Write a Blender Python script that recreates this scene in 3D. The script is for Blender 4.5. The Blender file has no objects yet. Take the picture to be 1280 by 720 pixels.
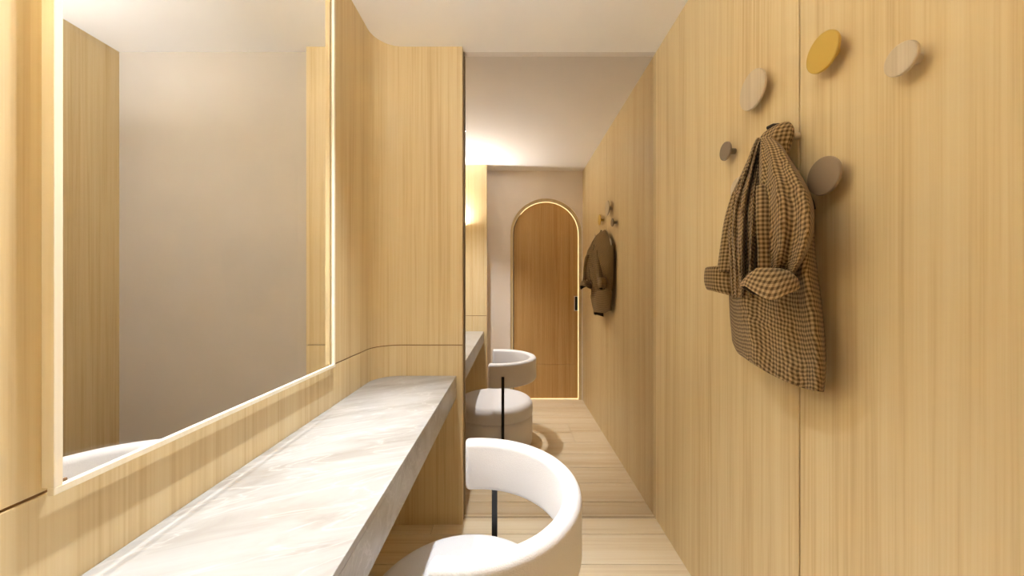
import bpy, bmesh, math, random
from mathutils import Vector, noise as mnoise

# ------------------------------------------------------------------ camera, world, exposure
U = 0.0043                      # metres per layout unit (584 units = 2.51 m room height)
D = 445.0                       # distance camera -> end glass, in units
CAMH = 292.0                    # camera height, in units
H = 584.0                       # ceiling height, in units
scene = bpy.context.scene
C = scene.collection

cam_d = bpy.data.cameras.new('camera')
cam_d.sensor_width = 36.0
cam_d.lens = 36.0 * 445.0 / 1280.0
cam_d.shift_y = -3.0 / 1280.0
cam_d.clip_start = 0.01
cam = bpy.data.objects.new('camera', cam_d)
cam.location = (0, 0, CAMH * U)
cam.rotation_euler = (math.pi / 2, 0, 0)
C.objects.link(cam)
scene.camera = cam

world = bpy.data.worlds.new('world')
scene.world = world
world.use_nodes = True
world.node_tree.nodes['Background'].inputs[0].default_value = (1.0, 0.9, 0.78, 1)
world.node_tree.nodes['Background'].inputs[1].default_value = 0.05

scene.view_settings.view_transform = 'Standard'
scene.view_settings.look = 'None'
scene.view_settings.gamma = 1.0
scene.view_settings.use_curve_mapping = False
scene.view_settings.exposure = 0.73
try:
    scene.cycles.max_bounces = 16
    scene.cycles.diffuse_bounces = 8
    scene.cycles.glossy_bounces = 6
    scene.cycles.transparent_max_bounces = 16
    scene.cycles.sample_clamp_indirect = 40.0
    scene.cycles.use_denoising = True
except Exception:
    pass

SPOT_W = 55.0                    # each counter downlight
UP_W = 13.0                     # added fill uplight on the near return panel
TWIN_W = 21.0  # added uplight in the space behind the clear pane
LED_STRENGTH = 3.0
WARM = (0.965, 0.985, 1.025)

# ------------------------------------------------------------------ helpers
def lin(r, g, b):
    f = lambda c: (c / 255) / 12.92 if c / 255 <= 0.04045 else ((c / 255 + 0.055) / 1.055) ** 2.4
    return (f(r), f(g), f(b), 1.0)

def new_mat(name):
    m = bpy.data.materials.new(name)
    m.use_nodes = True
    nt = m.node_tree
    for n in list(nt.nodes):
        nt.nodes.remove(n)
    return m, nt, nt.nodes, nt.links

def principled(name, col, rough=0.5, metallic=0.0, spec=0.5, sheen=0.0):
    m, nt, N, L = new_mat(name)
    o = N.new('ShaderNodeOutputMaterial'); b = N.new('ShaderNodeBsdfPrincipled')
    b.inputs['Base Color'].default_value = col
    b.inputs['Roughness'].default_value = rough
    b.inputs['Metallic'].default_value = metallic
    b.inputs['Specular IOR Level'].default_value = spec
    b.inputs['Sheen Weight'].default_value = sheen
    L.new(b.outputs[0], o.inputs[0])
    return m, nt, b

def ramp(N, stops):
    r = N.new('ShaderNodeValToRGB')
    e = r.color_ramp.elements
    while len(e) < len(stops):
        e.new(0.5)
    for i, (p, c) in enumerate(stops):
        e[i].position = p; e[i].color = c
    return r

def wood(name, dark, mid, light, axis='Z', rough=0.42, fine=150.0, broad=16.0, bump=0.12, per_object=0.0):
    """straight-grained veneer, grain along one world axis"""
    m, nt, b = principled(name, mid, rough, spec=0.35)
    N, L = nt.nodes, nt.links
    tc = N.new('ShaderNodeTexCoord')
    src = tc.outputs['Object']
    if per_object:
        oi = N.new('ShaderNodeObjectInfo')
        ml = N.new('ShaderNodeMath'); ml.operation = 'MULTIPLY'; ml.inputs[1].default_value = per_object
        L.new(oi.outputs['Random'], ml.inputs[0])
        ad = N.new('ShaderNodeVectorMath'); ad.operation = 'ADD'
        L.new(src, ad.inputs[0]); L.new(ml.outputs[0], ad.inputs[1]); src = ad.outputs[0]
    # gentle wander so the streaks are not ruler straight
    def stretched(s, along, detail, rough_, dist=0.0):
        mp = N.new('ShaderNodeMapping')
        sc = [s, s, s]; sc['XYZ'.index(axis)] = along
        mp.inputs['Scale'].default_value = sc
        L.new(src, mp.inputs['Vector'])
        n = N.new('ShaderNodeTexNoise')
        n.inputs['Scale'].default_value = 1.0
        n.inputs['Detail'].default_value = detail
        n.inputs['Roughness'].default_value = rough_
        n.inputs['Distortion'].default_value = dist
        L.new(mp.outputs[0], n.inputs['Vector'])
        return n
    nf = stretched(fine, 1.3, 3.0, 0.6)
    nb = stretched(broad, 0.35, 2.0, 0.5, 0.3)
    nm = stretched(fine * 0.3, 0.9, 3.0, 0.6, 0.6)
    def mix(a, c, fac):
        x = N.new('ShaderNodeMix'); x.data_type = 'FLOAT'
        x.inputs[0].default_value = fac
        L.new(a, x.inputs[2]); L.new(c, x.inputs[3])
        return x.outputs[0]
    v = mix(mix(nf.outputs['Fac'], nm.outputs['Fac'], 0.5), nb.outputs['Fac'], 0.28)
    r = ramp(N, [(0.34, dark), (0.5, mid), (0.66, light)])
    L.new(v, r.inputs[0])
    L.new(r.outputs[0], b.inputs['Base Color'])
    bp = N.new('ShaderNodeBump'); bp.inputs['Strength'].default_value = bump; bp.inputs['Distance'].default_value = 0.002
    L.new(v, bp.inputs['Height']); L.new(bp.outputs[0], b.inputs['Normal'])
    return m

W_DARK, W_MID, W_LIGHT = lin(196, 169, 122), lin(216, 196, 153), lin(223, 207, 168)
M = {}
M['wood'] = wood('oak_veneer', W_DARK, W_MID, W_LIGHT)
M['rim'] = wood('pale_rim', lin(236, 226, 200), lin(242, 234, 212), lin(244, 238, 222), bump=0.05)
M['door_wood'] = wood('door_oak', lin(172, 132, 78), lin(196, 158, 102), lin(206, 172, 118))
M['plank'] = wood('floor_oak', lin(208, 188, 152), lin(228, 213, 183), lin(234, 223, 200), axis='X', rough=0.38, fine=90, broad=12, bump=0.08, per_object=7.0)
M['groove'] = principled('groove_shadow_line', lin(128, 92, 50), 0.7)[0]
M['joint'] = principled('floor_joint', lin(92, 66, 40), 0.8)[0]

def plaster(name, col, s=9.0):
    m, nt, b = principled(name, col, 0.85, spec=0.2)
    N, L = nt.nodes, nt.links
    tc = N.new('ShaderNodeTexCoord')
    n = N.new('ShaderNodeTexNoise'); n.inputs['Scale'].default_value = s; n.inputs['Detail'].default_value = 4
    L.new(tc.outputs['Object'], n.inputs['Vector'])
    lo = tuple(c * 0.96 for c in col[:3]) + (1,)
    r = ramp(N, [(0.3, lo), (0.7, col)])
    L.new(n.outputs['Fac'], r.inputs[0]); L.new(r.outputs[0], b.inputs['Base Color'])
    return m
M['ceiling'] = plaster('ceiling_paint', lin(243, 243, 243), 3.0)
M['white_wall'] = plaster('white_plaster', lin(238, 230, 220))
M['grey_wall'] = plaster('greige_plaster', lin(196, 188, 176), 6.0)

def stone():
    m, nt, b = principled('veined_stone', (0.4, 0.4, 0.4, 1), 0.32, spec=0.4)
    N, L = nt.nodes, nt.links
    tc = N.new('ShaderNodeTexCoord')
    mp = N.new('ShaderNodeMapping'); mp.inputs['Rotation'].default_value = (0.5, 0.2, math.radians(-24))
    L.new(tc.outputs['Object'], mp.inputs['Vector'])
    st = N.new('ShaderNodeMapping'); st.inputs['Scale'].default_value = (2.2, 8.0, 8.0)
    L.new(mp.outputs[0], st.inputs['Vector'])
    cloud = N.new('ShaderNodeTexNoise'); cloud.inputs['Scale'].default_value = 1.0; cloud.inputs['Detail'].default_value = 6; cloud.inputs['Roughness'].default_value = 0.62; cloud.inputs['Distortion'].default_value = 0.8
    L.new(st.outputs[0], cloud.inputs['Vector'])
    base = ramp(N, [(0.3, lin(138, 131, 121)), (0.5, lin(162, 160, 156)), (0.68, lin(172, 172, 170))])
    L.new(cloud.outputs['Fac'], base.inputs[0])
    v = N.new('ShaderNodeTexNoise'); v.inputs['Scale'].default_value = 1.5; v.inputs['Detail'].default_value = 5; v.inputs['Distortion'].default_value = 1.2
    L.new(st.outputs[0], v.inputs['Vector'])
    sb = N.new('ShaderNodeMath'); sb.operation = 'SUBTRACT'; sb.inputs[1].default_value = 0.5
    L.new(v.outputs['Fac'], sb.inputs[0])
    ab = N.new('ShaderNodeMath'); ab.operation = 'ABSOLUTE'; L.new(sb.outputs[0], ab.inputs[0])
    vr = ramp(N, [(0.0, (0.6, 0.6, 0.6, 1)), (0.012, (0.2, 0.2, 0.2, 1)), (0.04, (0, 0, 0, 1))])
    L.new(ab.outputs[0], vr.inputs[0])
    mx = N.new('ShaderNodeMix'); mx.data_type = 'RGBA'
    L.new(vr.outputs[0], mx.inputs[0]); L.new(base.outputs[0], mx.inputs[6]); mx.inputs[7].default_value = lin(190, 189, 186)
    L.new(mx.outputs[2], b.inputs['Base Color'])
    return m
M['stone'] = stone()

def boucle():
    m, nt, b = principled('white_boucle', lin(224, 224, 226), 0.95, spec=0.1, sheen=0.25)
    N, L = nt.nodes, nt.links
    tc = N.new('ShaderNodeTexCoord')
    n = N.new('ShaderNodeTexNoise'); n.inputs['Scale'].default_value = 300; n.inputs['Detail'].default_value = 2
    L.new(tc.outputs['Object'], n.inputs['Vector'])
    bp = N.new('ShaderNodeBump'); bp.inputs['Strength'].default_value = 0.6; bp.inputs['Distance'].default_value = 0.002
    L.new(n.outputs['Fac'], bp.inputs['Height']); L.new(bp.outputs[0], b.inputs['Normal'])
    return m
M['boucle'] = boucle()
M['black'] = principled('black_powdercoat', (0.006, 0.006, 0.006, 1), 0.45)[0]
M['mirror'] = principled('silvering', (0.96, 0.95, 0.93, 1), 0.0, metallic=1.0)[0]

def clear(name, tint, gloss):
    m, nt, N, L = new_mat(name)
    o = N.new('ShaderNodeOutputMaterial'); t = N.new('ShaderNodeBsdfTransparent'); t.inputs[0].default_value = tint
    g = N.new('ShaderNodeBsdfGlossy'); g.inputs['Roughness'].default_value = 0.0
    mx = N.new('ShaderNodeMixShader'); mx.inputs[0].default_value = gloss
    L.new(t.outputs[0], mx.inputs[1]); L.new(g.outputs[0], mx.inputs[2]); L.new(mx.outputs[0], o.inputs[0])
    return m
M['tinted_glass'] = clear('bronze_tinted_glass', (0.925, 0.91, 0.895, 1), 0.0)
M['pane'] = clear('clear_pane', (0.95, 0.95, 0.94, 1), 0.03)

def emitter(name, col, s):
    m, nt, N, L = new_mat(name)
    o = N.new('ShaderNodeOutputMaterial'); e = N.new('ShaderNodeEmission')
    e.inputs[0].default_value = (*col, 1); e.inputs[1].default_value = s
    L.new(e.outputs[0], o.inputs[0])
    return m
M['led'] = emitter('warm_led_strip', (1.0, 0.74, 0.40), LED_STRENGTH)
M['diffuser'] = emitter('light_diffuser', WARM, 3.0)
M['lens'] = emitter('downlight_lens', WARM, 40.0)
M['trim_white'] = principled('white_trim', lin(235, 232, 226), 0.5)[0]
M['hook_wood'] = wood('bleached_oak', lin(182, 166, 140), lin(200, 186, 162), lin(210, 198, 176), axis='X', fine=220, broad=30)
M['hook_gold'] = principled('ochre_lacquer', lin(198, 166, 76), 0.5)[0]
M['hook_grey'] = principled('warm_grey_lacquer', lin(150, 131, 108), 0.5)[0]
M['hook_dark'] = principled('taupe_lacquer', lin(132, 116, 96), 0.5)[0]

def check_cloth():
    m, nt, b = principled('brown_check_cloth', (0.3, 0.2, 0.1, 1), 0.95, spec=0.05, sheen=0.1)
    N, L = nt.nodes, nt.links
    uv = N.new('ShaderNodeUVMap'); uv.uv_map = 'UVMap'
    sp = N.new('ShaderNodeSeparateXYZ'); L.new(uv.outputs[0], sp.inputs[0])
    def stripe(src):
        a = N.new('ShaderNodeMath'); a.operation = 'MULTIPLY'; a.inputs[1].default_value = 2 * math.pi / 0.0112
        L.new(src, a.inputs[0])
        s = N.new('ShaderNodeMath'); s.operation = 'SINE'; L.new(a.outputs[0], s.inputs[0])
        c = N.new('ShaderNodeMapRange'); c.interpolation_type = 'SMOOTHSTEP'
        c.inputs['From Min'].default_value = -0.35; c.inputs['From Max'].default_value = 0.35
        L.new(s.outputs[0], c.inputs['Value'])
        return c.outputs[0]
    sx, sy = stripe(sp.outputs[0]), stripe(sp.outputs[1])
    ad = N.new('ShaderNodeMath'); ad.operation = 'ADD'; L.new(sx, ad.inputs[0]); L.new(sy, ad.inputs[1])
    hf = N.new('ShaderNodeMath'); hf.operation = 'MULTIPLY'; hf.inputs[1].default_value = 0.5; L.new(ad.outputs[0], hf.inputs[0])
    r = ramp(N, [(0.0, lin(166, 142, 104)), (0.5, lin(130, 108, 75)), (1.0, lin(82, 66, 44))])
    L.new(hf.outputs[0], r.inputs[0])
    L.new(r.outputs[0], b.inputs['Base Color'])
    return m
M['cloth'] = check_cloth()
M['lining'] = principled('dark_lining', lin(34, 24, 16), 0.9)[0]

def S(p):
    return Vector((p[0] * U, p[1] * U, p[2] * U))

def link(name, me, mat, parent=None):
    o = bpy.data.objects.new(name, me)
    if mat is not None:
        me.materials.append(mat)
    C.objects.link(o)
    if parent is not None:
        o.parent = parent
    return o

def finish(bm, name, mat, parent=None, smooth=False, bevel=0.0, seg=2):
    bmesh.ops.recalc_face_normals(bm, faces=bm.faces)
    me = bpy.data.meshes.new(name)
    bm.to_mesh(me); bm.free()
    if smooth:
        me.polygons.foreach_set('use_smooth', [True] * len(me.polygons))
    o = link(name, me, mat, parent)
    if bevel:
        b = o.modifiers.new('bevel', 'BEVEL'); b.width = bevel * U; b.segments = seg; b.limit_method = 'ANGLE'
        b.angle_limit = math.radians(40)
    return o

def box_bm(x0, x1, y0, y1, z0, z1, bm=None, off=(0, 0, 0)):
    bm = bm or bmesh.new()
    vs = [bm.verts.new(S((x - off[0], y - off[1], z - off[2]))) for z in (z0, z1) for y in (y0, y1) for x in (x0, x1)]
    for f in ((0, 1, 3, 2), (4, 6, 7, 5), (0, 4, 5, 1), (2, 3, 7, 6), (0, 2, 6, 4), (1, 5, 7, 3)):
        bm.faces.new([vs[i] for i in f])
    return bm

def box(name, x0, x1, y0, y1, z0, z1, mat, parent=None, bevel=0.0, off=(0, 0, 0)):
    return finish(box_bm(x0, x1, y0, y1, z0, z1, off=off), name, mat, parent, bevel=bevel)

def prism_bm(outline, z0, z1):
    """vertical extrusion of a plan outline (list of (x, y))"""
    bm = bmesh.new()
    a = [bm.verts.new(S((x, y, z0))) for x, y in outline]
    b = [bm.verts.new(S((x, y, z1))) for x, y in outline]
    n = len(outline)
    bm.faces.new(a[::-1]); bm.faces.new(b)
    for i in range(n):
        bm.faces.new((a[i], a[(i + 1) % n], b[(i + 1) % n], b[i]))
    return bm

def band_bm(A, B, lo, hi, plane='xy', bm=None):
    """solid between two equally long polylines, extruded from lo to hi (plan outline, or x-z outline extruded in y)"""
    bm = bm or bmesh.new()
    P = (lambda p, e: S((p[0], p[1], e))) if plane == 'xy' else (lambda p, e: S((p[0], e, p[1])))
    a0 = [bm.verts.new(P(p, lo)) for p in A]; a1 = [bm.verts.new(P(p, hi)) for p in A]
    b0 = [bm.verts.new(P(p, lo)) for p in B]; b1 = [bm.verts.new(P(p, hi)) for p in B]
    n = len(A)
    for i in range(n - 1):
        j = i + 1
        bm.faces.new((a0[i], a0[j], a1[j], a1[i])); bm.faces.new((b0[i], b1[i], b1[j], b0[j]))
        bm.faces.new((a0[i], b0[i], b0[j], a0[j])); bm.faces.new((a1[i], a1[j], b1[j], b1[i]))
    bm.faces.new((a0[0], a1[0], b1[0], b0[0])); bm.faces.new((a0[-1], b0[-1], b1[-1], a1[-1]))
    return bm

def struct(o, label=None, cat=None):
    o['kind'] = 'structure'
    if label:
        o['label'] = label
    if cat:
        o['category'] = cat
    return o

def thing(name, label, cat, loc=(0, 0, 0), group=None):
    o = bpy.data.objects.new(name, None)
    o.empty_display_size = 0.05
    o.location = S(loc)
    o['label'] = label; o['category'] = cat
    if group:
        o['group'] = group
    C.objects.link(o)
    return o

# ------------------------------------------------------------------ the room shell
XR, XL, XE = 180.0, -164.0, -60.6      # right wall, left wall, free edge of the return panels
YB, YF0, YF1 = -7.0, 40.0, 434.8       # back wall, near / far return panel faces
YG, YM = D, D * 1.01                  # end glass, silvering behind it
XP = -155.5                            # plane of the framed pane
XT = 2 * XP - XR                       # wood wall copied behind the framed pane
GROOVE = CAMH - 72.5                   # level of the fine horizontal groove

ceil_o = struct(box('ceiling', XT - 12, XR + 12, -32, YM + 12, H, H + 10, M['ceiling']),
                'smooth warm white ceiling over the whole room', 'ceiling')
floor_o = struct(box('floor', XT - 12, XR + 12, -32, YM + 12, -10, -1.2, M['joint']),
                 'pale oak plank floor', 'floor')
rng = random.Random(4)
PW = 45.6
y = 418.3 - 10 * PW
row = 0
while y < YM:
    y0, y1 = max(y, -30) + 0.4, min(y + PW, YM) - 0.4
    if abs(y - (418.3 - PW)) < 1:
        joints = [32.0]
    else:
        joints = [rng.choice([-96, -60, 150, 118, 70, -20])]
    xs = [XL - 8] + joints + [XR + 6]
    for a, b in zip(xs[:-1], xs[1:]):
        box('plank', a + 0.2, b - 0.2, y0, y1, -1.2, 0.0, M['plank'], floor_o, bevel=0.25)
    y += PW; row += 1

# right wall: two tall veneer panels with a fine shadow gap
wr = struct(box('wall_right', XR + 5, XR + 14, -32, YM + 12, 0, H, M['groove']), 'tall oak veneer wall with a fine vertical joint', 'wall')
for a, b in ((YB - 25, 222.4), (223.6, YM + 4)):
    box('panel', XR, XR + 5, a, b, 0, H, M['wood'], wr, bevel=0.35)

# end wall behind the mirror
struct(box('wall_end', XL - 12, XR + 12, YM + 1.5, YM + 11, 0, H, M['groove']), 'end wall carrying the full height mirror', 'wall')

# left wall: veneer strips following a plan path that turns into the return panels through a radius
R_C = 30.0
def path_far(y_start):
    p = [(XL, y_start)]
    cx, cy = XL + R_C, YF1 - R_C
    for i in range(15):
        a = math.pi - i / 14 * math.pi / 2
        p.append((cx + R_C * math.cos(a), cy + R_C * math.sin(a)))
    p.append((XE, YF1))
    return p
def path_near(y_end):
    return [(x, YF0 + YF1 - yy) for x, yy in path_far(YF0 + YF1 - y_end)][::-1]
def offset_path(p, d):
    out = []
    for i, (x, yy) in enumerate(p):
        a = Vector(p[max(i - 1, 0)]); b = Vector(p[min(i + 1, len(p) - 1)])
        t = (b - a).normalized()
        out.append((x - t.y * d, yy + t.x * d))
    return out
def strip(name, p, z0, z1, d, mat, parent, bevel=0.3):
    return finish(band_bm(p, offset_path(p, d), z0, z1), name, mat, parent, bevel=bevel)

wl = bpy.data.objects.new('wall_left', None)
C.objects.link(wl)
struct(wl, 'curved oak veneer wall around the stone counter', 'wall')
FY0, FY1 = 124.0, 322.0                # framed pane, near / far end
G = 0.4
full = path_near(200.0) + path_far(200.0)[1:]
far, near = path_far(FY1 - 2), path_near(FY0 + 2)
near_long = path_near(FY0 + 8)
strip('panel', full, 0, GROOVE - G - 0.3, 2, M['wood'], wl)
strip('panel', far, GROOVE + G, H, 4, M['wood'], wl)
strip('panel', near, GROOVE + G, H, 4, M['wood'], wl)
strip('groove_backing', [(x, yy) for x, yy in offset_path(far, 0.8)], GROOVE - 2.5, GROOVE + 1.5, 1, M['groove'], wl, 0)
strip('groove_backing', [(x, yy) for x, yy in offset_path(near_long, 0.8)], GROOVE - 2.5, GROOVE + 1.5, 1, M['groove'], wl, 0)
box('lintel', XL - 10, XL, FY0 + 2, FY1 - 2, CAMH + 260, H, M['wood'], wl)
box('edge_post', XE - 14, XE, YF1 + 1.9, YM + 1, 0, H, M['wood'], wl)
box('plaster_return', XL - 10, XL, -32, YF0 - 9.5, 0, H, M['white_wall'], wl)

# back wall with arched doorway (seen in the end mirror)
AX0, AX1 = -4.0, 178.0
AC, AR = (AX0 + AX1) / 2, (AX1 - AX0) / 2
SPR = 423.0                            # springing height of the arch
def arch(r, n=28, base=0.0):
    pts = [(AC - r, base)]
    for i in range(n + 1):
        a = math.pi - i / n * math.pi
        pts.append((AC + r * math.cos(a), SPR + r * math.sin(a)))
    pts.append((AC + r, base))
    return pts
wb = box_bm(XL - 10, AX0, YB - 22, YB, 0, H)
box_bm(AX1, XR + 5, YB - 22, YB, 0, H, wb)
top = arch(AR)[1:-1]
band_bm(top, [(x, H) for x, z in top], YB - 22, YB, 'xz', wb)
struct(finish(wb, 'wall_back', M['white_wall']), 'white plaster wall with an arched doorway', 'wall')

door = bpy.data.objects.new('door_1', None)
door.location = S((AC, YB - 12, 0))
C.objects.link(door)
struct(door, 'arched oak door in a softly lit recess, seen in the end mirror', 'door')
def door_part(bm, name, mat, parent=None, bevel=0.0):
    o = finish(bm, name, mat, None, bevel=bevel)
    o.parent = parent or door
    o.matrix_parent_inverse = door.matrix_world.inverted()
    o.matrix_parent_inverse.translation = -door.location
    return o
RI = AR - 7
door_part(band_bm(arch(AR), arch(RI), YB - 12, YB - 3, 'xz'), 'frame', M['wood'])
RL = RI - 1.6
door_part(box_bm(AC - RL, AC + RL, YB - 16, YB - 11, 1.2, 88), 'leaf_panel', M['door_wood'], bevel=0.3)
up = arch(RL)[1:-1]
door_part(band_bm(up, [(x, 88.6) for x, z in up], YB - 16, YB - 11, 'xz'), 'leaf_panel', M['door_wood'])
box_h = box_bm(160, 171 - 1, YB - 11.2, YB - 9.6, CAMH - 46 - 19, CAMH - 46 + 19)
hp = door_part(box_h, 'handle', M['trim_white'], bevel=0.4)
hp['label'] = 'flush black door pull with a pale rim'
door_part(box_bm(161.6, 168.4, YB - 9.8, YB - 9.2, CAMH - 46 - 17.5, CAMH - 46 + 17.5), 'handle_recess', M['black'])
def tube_bm(pts, r, n=6, closed=False):
    bm = bmesh.new()
    rings = []
    m = len(pts)
    for i in range(m):
        a = Vector(pts[max(i - 1, 0)]); b = Vector(pts[min(i + 1, m - 1)])
        t = (b - a).normalized()
        ref = Vector((0, 1, 0)) if abs(t.y) < 0.9 else Vector((1, 0, 0))
        s1 = t.cross(ref).normalized(); s2 = t.cross(s1)
        rr = r[i] if isinstance(r, (list, tuple)) else r
        rings.append([bm.verts.new(S(Vector(pts[i]) + (s1 * math.cos(k / n * 2 * math.pi) + s2 * math.sin(k / n * 2 * math.pi)) * rr)) for k in range(n)])
    for i in range(m - 1):
        for k in range(n):
            bm.faces.new((rings[i][k], rings[i][(k + 1) % n], rings[i + 1][(k + 1) % n], rings[i + 1][k]))
    bm.faces.new(rings[0][::-1]); bm.faces.new(rings[-1])
    return bm
led_pts = [(x, YB - 10.0, z) for x, z in arch(RI - 0.6, base=1.0)][7:]
door_part(tube_bm(led_pts, 0.4), 'light_strip', M['led'])
door_part(tube_bm([(AC - RI + 1, YB - 10.0, 1.2), (AC + RI - 1, YB - 10.0, 1.2)], 0.5), 'light_strip', M['led'])

# mirrored space built behind the clear pane to stand in for a reflection
struct(box('wall_twin_wood', XT - 8, XT, -32, YM + 4, 0, H, M['wood']), 'copied oak veneer wall behind the clear pane, standing in for its reflection', 'wall')
XEt = 2 * XP - XE
struct(box('wall_twin_grey', XT, XEt + 2, YG, YG + 8, 0, H, M['grey_wall']), 'plain greige end wall of the mirrored space built behind the clear pane', 'wall')
wt = struct(box('wall_twin_return', XEt - 1, XL - 6, YF1 + 4, YF1 + 10, 0, H, M['groove']), 'copied oak return panel behind the clear pane, standing in for its reflection', 'wall')
box('panel', XEt - 1, XL - 6, YF1, YF1 + 4, 0, GROOVE - G, M['wood'], wt, bevel=0.3)
box('panel', XEt - 1, XL - 6, YF1, YF1 + 4, GROOVE + G, H, M['wood'], wt, bevel=0.3)
struct(box('wall_twin_back', XT, XL - 10, -32, -22, 0, H, M['white_wall']), 'white wall closing the mirrored space built behind the clear pane', 'wall')

# ------------------------------------------------------------------ end mirror and framed clear pane
em = thing('wall_mirror', 'frameless bronze tinted mirror covering the whole end wall', 'mirror', ((XE + XR) / 2, YG, 0))
def under(o, parent):
    o.parent = parent
    o.matrix_parent_inverse.translation = -parent.location
    return o
under(box('glass_sheet', XE, XR, YG, YG + 0.4, 0.2, H - 0.2, M['tinted_glass']), em)
under(box('silvered_back', XE, XR, YM, YM + 1.2, 0.2, H - 0.2, M['mirror']), em)
under(box('edge_strip', XE, XE + 0.8, YG - 0.6, YG + 0.6, 0.2, H - 0.2, M['hook_dark']), em)

fm = thing('framed_pane', 'large clear pane standing in for a mirror, in a thin pale wood frame above the stone counter', 'mirror', (XL, (FY0 + FY1) / 2, GROOVE))
FZ0, FZ1 = CAMH - 73.3, CAMH + 262
FX0, FX1 = XL, -159.6                  # back / front face of the frame
PX = -161.0                            # face of the clear pane that stands in for mirror glass
RW = 2.6
under(box('frame_rail', PX - 1, FX1, FY0, FY1, FZ0, FZ0 + RW, M['rim'], bevel=0.2), fm)
under(box('frame_rail', FX0, FX1, FY0, FY1, FZ1 - RW, FZ1, M['rim'], bevel=0.2), fm)
under(box('frame_stile', FX0, FX1, FY0, FY0 + RW, FZ0 + RW, FZ1 - RW, M['rim'], bevel=0.2), fm)
under(box('frame_stile', PX - 1, FX1, FY1 - RW, FY1, FZ0 + RW, FZ1 - RW, M['rim'], bevel=0.2), fm)
under(box('glass', PX - 0.4, PX, FY0 + RW, FY1 - RW, FZ0 + RW, FZ1 - RW, M['pane']), fm)

# ------------------------------------------------------------------ stone counter
ct = thing('counter', 'built-in counter of grey veined stone with a deep apron under the framed mirror', 'counter', (-116, 237, 0))
CT, CXF, CAP = CAMH - 110.0, -68.0, 27.0
inner = offset_path(full, -0.3)
inner = [p for p in inner if p[0] < CXF - 0.01]
top_outline = [(CXF, inner[0][1])] + inner + [(CXF, inner[-1][1])]
under(finish(prism_bm(top_outline, CT - 4, CT), 'worktop', M['stone'], bevel=0.3), ct)
under(box('apron', CXF - 5, CXF, inner[0][1], inner[-1][1], CT - CAP, CT - 4, M['stone']), ct)

# ------------------------------------------------------------------ ceiling downlights over the counter
def disc_bm(r, h, n=32, axis='Z', r2=None):
    bm = bmesh.new()
    bmesh.ops.create_cone(bm, cap_ends=True, segments=n, radius1=r * U, radius2=(r2 or r) * U, depth=h * U)
    return bm
def ring_bm(ro, ri, h, n=32):
    bm = bmesh.new()
    v = []
    for i in range(n):
        a = i / n * 2 * math.pi
        c, s = math.cos(a), math.sin(a)
        v.append([bm.verts.new((c * r * U, s * r * U, z * U)) for r, z in ((ro, 0), (ro, h), (ri, h), (ri, 0))])
    for i in range(n):
        a, b = v[i], v[(i + 1) % n]
        for k in range(4):
            bm.faces.new((a[k], a[(k + 1) % 4], b[(k + 1) % 4], b[k]))
    return bm
def spot(name, loc, watts, parent, size=84, blend=0.8, rad=0.02, tilt=math.radians(10)):
    l = bpy.data.lights.new(name, 'SPOT')
    l.energy = watts; l.color = WARM; l.spot_size = math.radians(size); l.spot_blend = blend; l.shadow_soft_size = rad
    o = bpy.data.objects.new(name, l)
    o.location = S(loc); o.rotation_euler = (-tilt, 0, 0)
    C.objects.link(o); o.parent = parent
    return o
def downlight(x, yy, label, group, watts, **k):
    t = thing('downlight', label, 'downlight', (x, yy, H), group)
    tr = finish(ring_bm(4.2, 2.6, -0.8), 'trim_ring', M['trim_white'], t, smooth=False)
    ln = finish(disc_bm(2.6, 0.5, 24), 'lens', M['lens'], t); ln.location = (0, 0, -0.2 * U)
    spot('bulb', (0, 0, -2.0), watts, t, **k)
    return t
for yy, nm in ((226.5, 'nearer'), (255, 'farther')):
    downlight(-90, yy, 'small round ceiling downlight over the counter, %s of the pair' % nm, 'downlights over the counter', SPOT_W)
# added fill uplights, out of view: an open half-bowl on a wall plate
def make_fill_uplight(loc, rz, watts, label):
    t = thing('fill_uplight', label, 'wall light', loc)
    t.rotation_euler = (0, 0, rz)
    finish(box_bm(-9, 9, 0, 1.5, -14, 10), 'wall_plate', M['trim_white'], t, bevel=0.4)
    bm = bmesh.new(); rings = []
    for i in range(9):
        a = i / 8 * math.pi / 2
        r, z = 15 * math.cos(a), -15 * math.sin(a)
        rings.append([bm.verts.new(S((r * math.cos(k / 24 * math.pi), 1.0 + r * math.sin(k / 24 * math.pi), z))) for k in range(25)])
    for a, b in zip(rings[:-1], rings[1:]):
        for k in range(24):
            bm.faces.new((a[k], a[k + 1], b[k + 1], b[k]))
    bmesh.ops.remove_doubles(bm, verts=bm.verts, dist=1e-6)
    finish(bm, 'shade', M['trim_white'], t, smooth=True)
    finish(box_bm(-10, 10, 2, 11, -1.4, -0.6), 'diffuser', M['diffuser'], t)
    l = bpy.data.lights.new('bulb', 'AREA'); l.shape = 'RECTANGLE'; l.size = 20 * U; l.size_y = 9 * U
    l.energy = watts; l.color = WARM
    o = bpy.data.objects.new('bulb', l); o.location = S((0, 6.5, 0.2)); o.rotation_euler = (math.pi, 0, 0)
    C.objects.link(o); o.parent = t
    return t
make_fill_uplight((-136, YF0, CAMH + 145), 0.0, UP_W, 'added unseen half-bowl uplight on the near return panel, brightening the ceiling')
make_fill_uplight((XT, 180, CAMH + 190), -math.pi / 2, TWIN_W, 'added unseen half-bowl uplight brightening the space behind the clear pane')
# downlight copy added to light the mirrored space behind the clear pane
downlight(2 * XP + 90, 240, 'small round downlight copy, added to light the space behind the clear pane', 'added downlights behind the clear pane', SPOT_W * 0.9)

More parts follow.
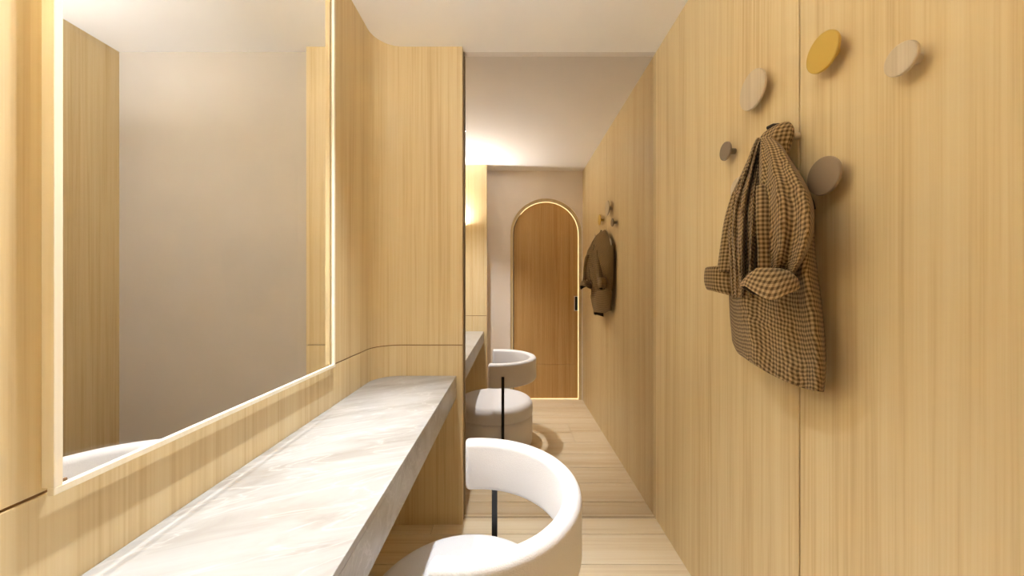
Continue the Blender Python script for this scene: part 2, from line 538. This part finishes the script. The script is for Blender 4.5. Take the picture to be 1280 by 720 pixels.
# ------------------------------------------------------------------ chairs
def make_chair(name, label, cx, cy, sx, group):
    t = thing(name, label, 'chair', (cx, cy, 0), group)
    # pouf seat: lathe profile (radius, height)
    def lathe(prof, n=64, bump=0.0):
        bm = bmesh.new(); rings = []
        for r, z in prof:
            if r < 1e-4:
                rings.append([bm.verts.new(S((0, 0, z)))])
            else:
                rings.append([bm.verts.new(S((r * math.cos(i / n * 2 * math.pi), r * math.sin(i / n * 2 * math.pi), z))) for i in range(n)])
        for a, b in zip(rings[:-1], rings[1:]):
            for i in range(n):
                j = (i + 1) % n
                if len(a) == 1:
                    bm.faces.new((a[0], b[j], b[i]))
                elif len(b) == 1:
                    bm.faces.new((a[i], a[j], b[0]))
                else:
                    bm.faces.new((a[i], a[j], b[j], b[i]))
        return bm
    base = [(0, 0.2), (60, 0.2), (65, 1.0), (68, 4), (69.5, 9), (70, 30), (70, 50), (69.6, 55), (68.6, 57), (67.5, 57.6), (0, 57.6)]
    b = finish(lathe(base), 'seat_base', M['boucle'], t, smooth=True)
    cush = [(0, 57.0), (67, 57.0), (68.8, 57.8), (70, 60), (70.5, 66), (70, 72)]
    for i in range(1, 9):
        a = i / 8 * math.pi / 2
        cush.append((58 + 12 * math.cos(a), 72 + 12 * math.sin(a)))
    cush += [(45, 85.8), (28, 86.7), (12, 87.1), (0, 87.2)]
    finish(lathe(cush), 'seat_cushion', M['boucle'], t, smooth=True)
    finish(ring_bm(69.2, 67.0, 0.8, 64), 'piping', M['boucle'], b, smooth=True).location = (0, 0, 57.0 * U)
    # curved backrest band
    ro, th, z0, z1 = 73.0, 12.0, 120.0, 161.5
    rc, prof = 5.0, []
    ccx = 4.0 * sx
    for (qx, qz, a0) in ((ro - rc, z1 - rc, 0), (ro - th + rc, z1 - rc, 90), (ro - th + rc, z0 + rc, 180), (ro - rc, z0 + rc, 270)):
        for k in range(6):
            a = math.radians(a0 + k * 18)
            prof.append((qx + rc * math.cos(a), qz + rc * math.sin(a)))
    pc = (ro - th / 2, (z0 + z1) / 2)
    bm = bmesh.new(); rings = []
    A = math.radians(97)
    n = 72
    angs = [(-A - 3.4 / ro, 0.55), (-A - 2.6 / ro, 0.8), (-A - 1.4 / ro, 0.94)] + [(-A + 2 * A * i / n, 1.0) for i in range(n + 1)] + [(A + 1.4 / ro, 0.94), (A + 2.6 / ro, 0.8), (A + 3.4 / ro, 0.55)]
    for a, s in angs:
        ring = []
        for r, z in prof:
            dr, dz = r - pc[0], z - pc[1]
            r2 = pc[0] + dr * s
            z2 = pc[1] + (abs(dz) - (1 - s) * 6) * (1 if dz > 0 else -1)
            ring.append(bm.verts.new(S((ccx + sx * r2 * math.cos(a), r2 * math.sin(a), z2))))
        rings.append(ring)
    m = len(prof)
    for a, b2 in zip(rings[:-1], rings[1:]):
        for i in range(m):
            bm.faces.new((a[i], a[(i + 1) % m], b2[(i + 1) % m], b2[i]))
    bm.faces.new(rings[0]); bm.faces.new(rings[-1][::-1])
    finish(bm, 'backrest', M['boucle'], t, smooth=True)
    for s in (-1, 1):
        a = math.radians(80) * s
        px, py = ccx + sx * (ro + 1.0) * math.cos(a), (ro + 1.0) * math.sin(a)
        o = finish(box_bm(px - 2.4, px + 2.4, py - 1.0, py + 1.0, 0.0, 140.5), 'support_bar', M['black'], t, bevel=0.4)
    return t
make_chair('tub_chair', 'round white boucle chair with curved band backrest and black bars, beside the counter', -32, 236, 1, None)
make_chair('tub_chair', 'mirrored copy of the white chair behind the clear pane, standing in for its reflection', 2 * XP + 32, 236, -1, None)  # flipped second chair placed behind the pane instead of a reflection

# ------------------------------------------------------------------ wall hooks
def wallpt(px, py, t):
    """point at a stand-off t from the right wall along a sight line"""
    X = XR - t
    yy = X * D / (px - 640.0)
    return Vector((X, yy, CAMH - (py - 357.0) * yy / D))
def hook(px, py, r, t, mat, label, th=1.8, stem_r=2.2, stem_mat=None):
    c = wallpt(px, py, t)
    o = thing('wall_hook', label, 'hook', (XR, c.y, c.z), 'round wooden hooks on the oak wall')
    bm = disc_bm(r, th, 48)
    d = finish(bm, 'disc', mat, o, bevel=0.5)
    d.rotation_euler = (0, math.pi / 2, 0); d.location = S((-(t - th / 2), 0, 0))
    s = finish(disc_bm(stem_r, t - th, 20, r2=stem_r * 1.05), 'stem', stem_mat or mat, o, smooth=False)
    s.rotation_euler = (0, -math.pi / 2, 0); s.location = S((-(t - th) / 2, 0, 0))
    return o
hook(905.6, 189, 7.3, 8.5, M['hook_dark'], 'small taupe round hook, leftmost, beside the jacket collar', stem_r=2.2)
hook(939.3, 112.5, 13.5, 8.5, M['hook_wood'], 'large bleached oak round hook above the jacket')
hook(1026.5, 65.5, 10.4, 8.5, M['hook_gold'], 'ochre yellow round hook near the top')
hook(1124.4, 73.8, 7.0, 8.5, M['hook_wood'], 'bleached oak round hook at the far right')
hook(1028, 220, 10.5, 8.5, M['hook_grey'], 'warm grey round hook right of the jacket')
hook(976, 170, 7.0, 11, M['hook_wood'], 'bleached oak hook that carries the jacket')
hook(922, 237, 9.5, 8, M['hook_wood'], 'bleached oak hook half hidden behind the jacket')

# ------------------------------------------------------------------ checked jacket
jk = thing('jacket', 'brown checked jacket with turned up cuffs hanging from a wall hook', 'jacket', tuple(wallpt(970, 330, 1.0)))

def proj(p):
    return 640 + p[0] * D / p[1], 357 + (CAMH - p[2]) * D / p[1]

def section(zc, a, t0, t1, n, folds=(), seed=0.0, power=1.0):
    """closed cross-section in the (y, x) plane: centre zc, half width a, stand-off t0..t1"""
    pts = []
    tc, b = (t0 + t1) / 2, (t1 - t0) / 2
    for i in range(n):
        th = 2 * math.pi * i / n
        c, s = math.cos(th), math.sin(th)
        e = power
        dy = a * math.copysign(abs(c) ** e, c)
        dt = b * math.copysign(abs(s) ** e, s)
        k = 1.0
        if s > -0.2:
            for amp, f, ph in folds:
                k += amp * math.sin(f * th + ph + seed)
        pts.append((zc + dy * (0.5 + 0.5 * k), max(tc + dt * k, 0.8)))
    return pts

def fit_section(py, xl, xr, t0, t1, n, folds, seed, power):
    """section whose silhouette runs from image column xl to xr at about image row py"""
    c = wallpt((xl + xr) / 2, py, (t0 + t1) / 2)
    z, zc, a = c.z, c.y, 25.0
    for it in range(40):
        pts = section(zc, a, t0, t1, n, folds, seed, power)
        cols = [640 + (XR - t) * D / yy for yy, t in pts]
        lo, hi = min(cols), max(cols)
        k = zc / ((lo + hi) / 2 - 640)
        zc += ((lo + hi) / 2 - (xl + xr) / 2) * k * 0.6
        a *= max(0.3, min(3, 1 + 0.6 * ((xr - xl) / max(hi - lo, 1e-3) - 1)))
        a = max(a, 1.0)
        z = CAMH - (py - 357.0) * zc / D
    return [Vector((XR - t, yy, z)) for yy, t in pts]

def loft(name, rows, mat, parent, n=72, folds=(), power=0.85, cap_top=True, tilt=None, sub=5, lining=True, twist=0.0, wrinkle=0.0):
    """rows: (py, xl, xr, t0, t1, fold_gain)"""
    # resample rows smoothly
    rr = []
    for i in range(len(rows) - 1):
        p0, p1, p2, p3 = rows[max(i - 1, 0)], rows[i], rows[i + 1], rows[min(i + 2, len(rows) - 1)]
        for k in range(sub):
            s = k / sub
            rr.append(tuple(0.5 * ((2 * b) + (-a + c) * s + (2 * a - 5 * b + 4 * c - d) * s * s + (-a + 3 * b - 3 * c + d) * s ** 3) for a, b, c, d in zip(p0, p1, p2, p3)))
    rr.append(rows[-1])
    bm = bmesh.new(); uvl = bm.loops.layers.uv.new('UVMap')
    rings, uvs = [], []
    for i, (py, xl, xr, t0, t1, fg) in enumerate(rr):
        fo = [(amp * fg, f, ph + twist * i) for amp, f, ph in folds]
        pts = fit_section(py, xl, xr, t0, t1, n, fo, 0.0, power)
        if tilt:
            pts = [tilt(p, i / (len(rr) - 1), k / n) for k, p in enumerate(pts)]
        if wrinkle:
            for q in pts:
                v = mnoise.noise(Vector((q.x * 0.10, q.y * 0.16, q.z * 0.045))) + 0.5 * mnoise.noise(Vector((q.x * 0.2, q.y * 0.4, q.z * 0.16)))
                q.x = min(q.x - v * wrinkle * fg, XR - 0.8)
                q.y += v * wrinkle * 0.5 * fg
        rings.append([bm.verts.new(p * U - jk.location) for p in pts])
        L = 0.0; row = [0.0]
        for k in range(n):
            L += (pts[k] - pts[(k + 1) % n]).length * U
            row.append(L)
        # centre the check on the front of the garment
        mid = row[n // 4]
        uvs.append([(q - mid, pts[0].z * U) for q in row])
    for i in range(len(rings) - 1):
        for k in range(n):
            k2 = (k + 1) % n
            f = bm.faces.new((rings[i][k], rings[i][k2], rings[i + 1][k2], rings[i + 1][k]))
            f.smooth = True
            for lp, uv in zip(f.loops, (uvs[i][k], uvs[i][k + 1], uvs[i + 1][k + 1], uvs[i + 1][k])):
                lp[uvl].uv = uv
    if cap_top:
        f = bm.faces.new(rings[0])
    me = bpy.data.meshes.new(name)
    bmesh.ops.recalc_face_normals(bm, faces=bm.faces)
    bm.to_mesh(me); bm.free()
    o = link(name, me, mat, parent)
    if lining:
        me.materials.append(M['lining'])
        so = o.modifiers.new('thickness', 'SOLIDIFY'); so.thickness = 0.8 * U; so.offset = -1; so.material_offset = 1; so.material_offset_rim = 0
    return o

def panel(name, rows, mat, parent, folds=(), n=80, sub=8, hem=None, wrinkle=0.0, edge=0.16):
    """a hanging cloth panel. rows: (py, xl, xr, t_left, t_mid, t_right, gain); the edges curl back towards the wall"""
    rr = []
    for i in range(len(rows) - 1):
        p0, p1, p2, p3 = rows[max(i - 1, 0)], rows[i], rows[i + 1], rows[min(i + 2, len(rows) - 1)]
        for k in range(sub):
            q = k / sub
            rr.append(tuple(0.5 * ((2 * b) + (-a + c) * q + (2 * a - 5 * b + 4 * c - d) * q * q + (-a + 3 * b - 3 * c + d) * q ** 3) for a, b, c, d in zip(p0, p1, p2, p3)))
    rr.append(rows[-1])
    grid = []
    for i, (py, xl, xr, tl, tm, tr, g) in enumerate(rr):
        v = i / (len(rr) - 1)
        line = []
        for k in range(n + 1):
            q = k / n
            e0, e1 = min(q / edge, 1.0), min((1 - q) / edge, 1.0)
            r0, r1 = math.sqrt(1 - (1 - e0) ** 2), math.sqrt(1 - (1 - e1) ** 2)
            t = tm
            t = tl + (t - tl) * r0 if q < 0.5 else tr + (t - tr) * r1
            damp = min(r0, r1)
            for amp, f, ph, sl in folds:
                t += amp * g * damp * math.sin(2 * math.pi * (f * q + sl * v) + ph)
            yy = py + (hem(q, v) if hem else 0.0)
            p = wallpt(xl + (xr - xl) * q, yy, max(t, 0.8))
            if wrinkle:
                w = mnoise.noise(Vector((p.x * 0.1, p.y * 0.17, p.z * 0.05))) + 0.5 * mnoise.noise(Vector((p.x * 0.2, p.y * 0.42, p.z * 0.17)))
                p = wallpt(xl + (xr - xl) * q, yy, max(t + w * wrinkle * g * damp, 0.8))
            line.append(p)
        grid.append(line)
    bm = bmesh.new(); uvl = bm.loops.layers.uv.new('UVMap')
    V = [[bm.verts.new(p * U - jk.location) for p in line] for line in grid]
    us = []
    for line in grid:
        L = [0.0]
        for a, b in zip(line[:-1], line[1:]):
            L.append(L[-1] + (a - b).length * U)
        us.append([x - L[len(L) // 2] for x in L])
    vs = [[0.0] * (n + 1)]
    for a, b in zip(grid[:-1], grid[1:]):
        vs.append([x + (p - q).length * U for x, p, q in zip(vs[-1], a, b)])
    for i in range(len(V) - 1):
        for k in range(n):
            f = bm.faces.new((V[i][k], V[i + 1][k], V[i + 1][k + 1], V[i][k + 1]))
            f.smooth = True
            for lp, (a, b) in zip(f.loops, ((i, k), (i + 1, k), (i + 1, k + 1), (i, k + 1))):
                lp[uvl].uv = (us[a][b], -vs[a][b])
    me = bpy.data.meshes.new(name)
    bm.to_mesh(me); bm.free()
    o = link(name, me, mat, parent)
    me.materials.append(M['lining'])
    so = o.modifiers.new('thickness', 'SOLIDIFY'); so.thickness = 0.7 * U; so.offset = -1; so.material_offset = 1; so.material_offset_rim = 0
    return o

# lower back panel with a slanting, rounded hem
def hem(q, v):
    w = max(0.0, (v - 0.25) / 0.75)
    return -w * (50 * (1 - q) ** 1.7 - 4 * q) - w * 10 * max(0.0, 1 - q / 0.08) ** 2
panel('body', [
    (282, 925, 1016, 8, 14, 1.5, 0.4), (312, 914, 1019, 8, 17, 1.2, 0.7), (345, 911, 1023, 8, 19, 1.2, 1.0), (385, 911, 1028, 8, 21, 1.2, 1.0),
    (425, 912, 1032, 8, 22, 1.2, 1.0), (460, 914, 1033, 8, 22, 1.2, 1.0), (486, 915, 1030, 7, 21, 1.2, 1.0)], M['cloth'], jk,
    folds=((3.6, 1.15, 2.6, -0.55), (1.6, 2.6, 0.4, -0.4)), hem=hem, wrinkle=1.2, edge=0.22)
# the part gathered behind the near cuff, falling straight along the wall
panel('back', [
    (235, 985, 1012, 2, 5, 1, 0.3), (270, 985, 1017, 2, 6, 1, 0.7), (310, 985, 1019, 2, 6, 1, 1.0), (350, 985, 1022, 2, 6, 1, 1.0)], M['cloth'], jk,
    folds=((1.0, 2.0, 0.4, 0.1),), n=30, wrinkle=0.5)

# bunched neck over the hook, then two gathered fronts with a deep fold between them
neck_rows = [
    (157.5, 964, 983, 8, 12, 0.1), (160, 957, 988, 6, 15, 0.4), (168, 950, 992, 5, 18, 0.8), (178, 947, 992, 5, 20, 1.0),
    (188, 946, 988, 6, 20, 1.0), (198, 949, 984, 8, 18, 1.0)]
loft('neck', neck_rows, M['cloth'], jk, n=64, folds=((0.08, 6, 0.9), (0.05, 11, 2.2)), power=0.85, wrinkle=0.9)
panel('front', [
    (172, 946, 956, 10, 21, 14, 0.2), (184, 940, 953, 9, 24, 12, 0.5), (200, 934, 951, 8, 26, 10, 0.8), (218, 926, 950, 7, 28, 10, 1.0), (240, 916, 949, 6, 30, 10, 1.0),
    (262, 909, 949, 6, 31, 10, 1.0), (290, 907, 948, 6, 31, 10, 1.0), (315, 909, 946, 6, 30, 10, 1.0), (340, 911, 944, 6, 28, 10, 1.0), (372, 913, 942, 6, 24, 12, 0.7)], M['cloth'], jk,
    folds=((2.2, 2.2, 0.6, 0.15), (1.6, 4.1, 2.0, -0.2), (0.7, 7.3, 1.0, 0.3)), n=110, wrinkle=2.2, edge=0.2)
panel('front', [
    (172, 949, 966, 12, 22, 12, 0.1), (184, 948, 979, 11, 26, 8, 0.3), (200, 947, 989, 10, 29, 6, 0.5), (216, 946, 1000, 9, 31, 5, 0.7), (238, 945, 1012, 8, 33, 4, 1.0),
    (260, 945, 1018, 8, 34, 4, 1.0), (284, 945, 1018, 8, 34, 5, 1.0), (304, 946, 1014, 8, 33, 6, 1.0), (322, 947, 1007, 8, 31, 7, 1.0), (338, 949, 998, 8, 27, 8, 0.9), (350, 952, 988, 8, 20, 9, 0.5)], M['cloth'], jk,
    folds=((2.0, 1.4, 3.6, 0.25), (1.0, 2.9, 0.4, -0.2)), n=110, wrinkle=1.5, edge=0.14)

# near sleeve: a narrow tube ending in a wide turned-up cuff
sl_rows = [
    (232, 945, 960, 29, 35, 0.5), (258, 945, 964, 31, 39, 0.8), (285, 946, 963, 33, 41, 1.0), (310, 947, 962, 34, 41, 1.0), (342, 948, 964, 34, 42, 0.8)]
loft('sleeve', sl_rows, M['cloth'], jk, n=32, folds=((0.08, 3, 0.2),), power=0.9)
def cuff_sag(p, s, k):
    q = p.copy()
    col, rowy = proj(p)
    front = 0.5 + 0.5 * math.sin(2 * math.pi * k)          # 1 on the room side, 0 on the wall side
    f = max(0.0, 1 - ((col - 972) / 40.0) ** 2) * 8.5
    b = max(0.0, 1 - ((col - 946) / 34.0) ** 2) * 6.5
    q.z -= s ** 1.5 * (front * f + (1 - front) * b)
    return q
cf_rows = [(335, 947, 974, 30, 42, 0.3), (337, 941, 982, 29, 43, 0.5), (342, 934, 991, 27, 44, 0.8), (349, 928, 998, 25, 45, 1.0), (357, 925, 1001, 24, 46, 1.0)]
loft('cuff', cf_rows, M['cloth'], jk, n=64, folds=((0.06, 4, 1.2), (0.03, 9, 0.4)), power=0.7, tilt=cuff_sag, cap_top=True, wrinkle=0.8)

# far sleeve with its cuff on the left
sl2 = [(240, 915, 930, 20, 27, 0.5), (270, 906, 926, 19, 28, 0.8), (300, 901, 922, 18, 28, 1.0), (340, 896, 917, 18, 27, 0.8)]
loft('sleeve', sl2, M['cloth'], jk, n=32, folds=((0.08, 4, 0.2),), power=0.9)
def cuff_lean(p, s, k):
    q = p.copy()
    col, rowy = proj(p)
    q.z -= s * (col - 882) / 34.0 * 4.5
    return q
cf2 = [(333, 884, 914, 16, 27, 0.6), (336, 881, 916, 15, 28, 0.8), (350, 880, 917, 15, 28, 1.0), (359, 882, 916, 15, 28, 1.0), (362, 884, 915, 16, 27, 1.0)]
loft('cuff', cf2, M['cloth'], jk, n=40, folds=((0.05, 4, 0.4),), power=0.75, tilt=cuff_lean)

# dark collar edge running down the right side, and the loop over the hook
def px_tube(name, pts, r, mat):
    p3 = [wallpt(*p) for p in pts]
    bm = tube_bm([tuple(p) for p in p3], r, 8)
    for v in bm.verts:
        v.co -= jk.location
    return finish(bm, name, mat, jk, smooth=True)
px_tube('collar_edge', [(982, 203, 14), (988, 213, 14), (995, 222, 13), (1003, 231, 12), (1010, 242, 11), (1015, 253, 10), (1017, 262, 9)], 1.0, M['lining'])
px_tube('hanging_loop', [(960, 160, 13), (966, 157, 12.5), (973, 156.5, 12), (979, 158, 11.5)], 1.3, M['lining'])
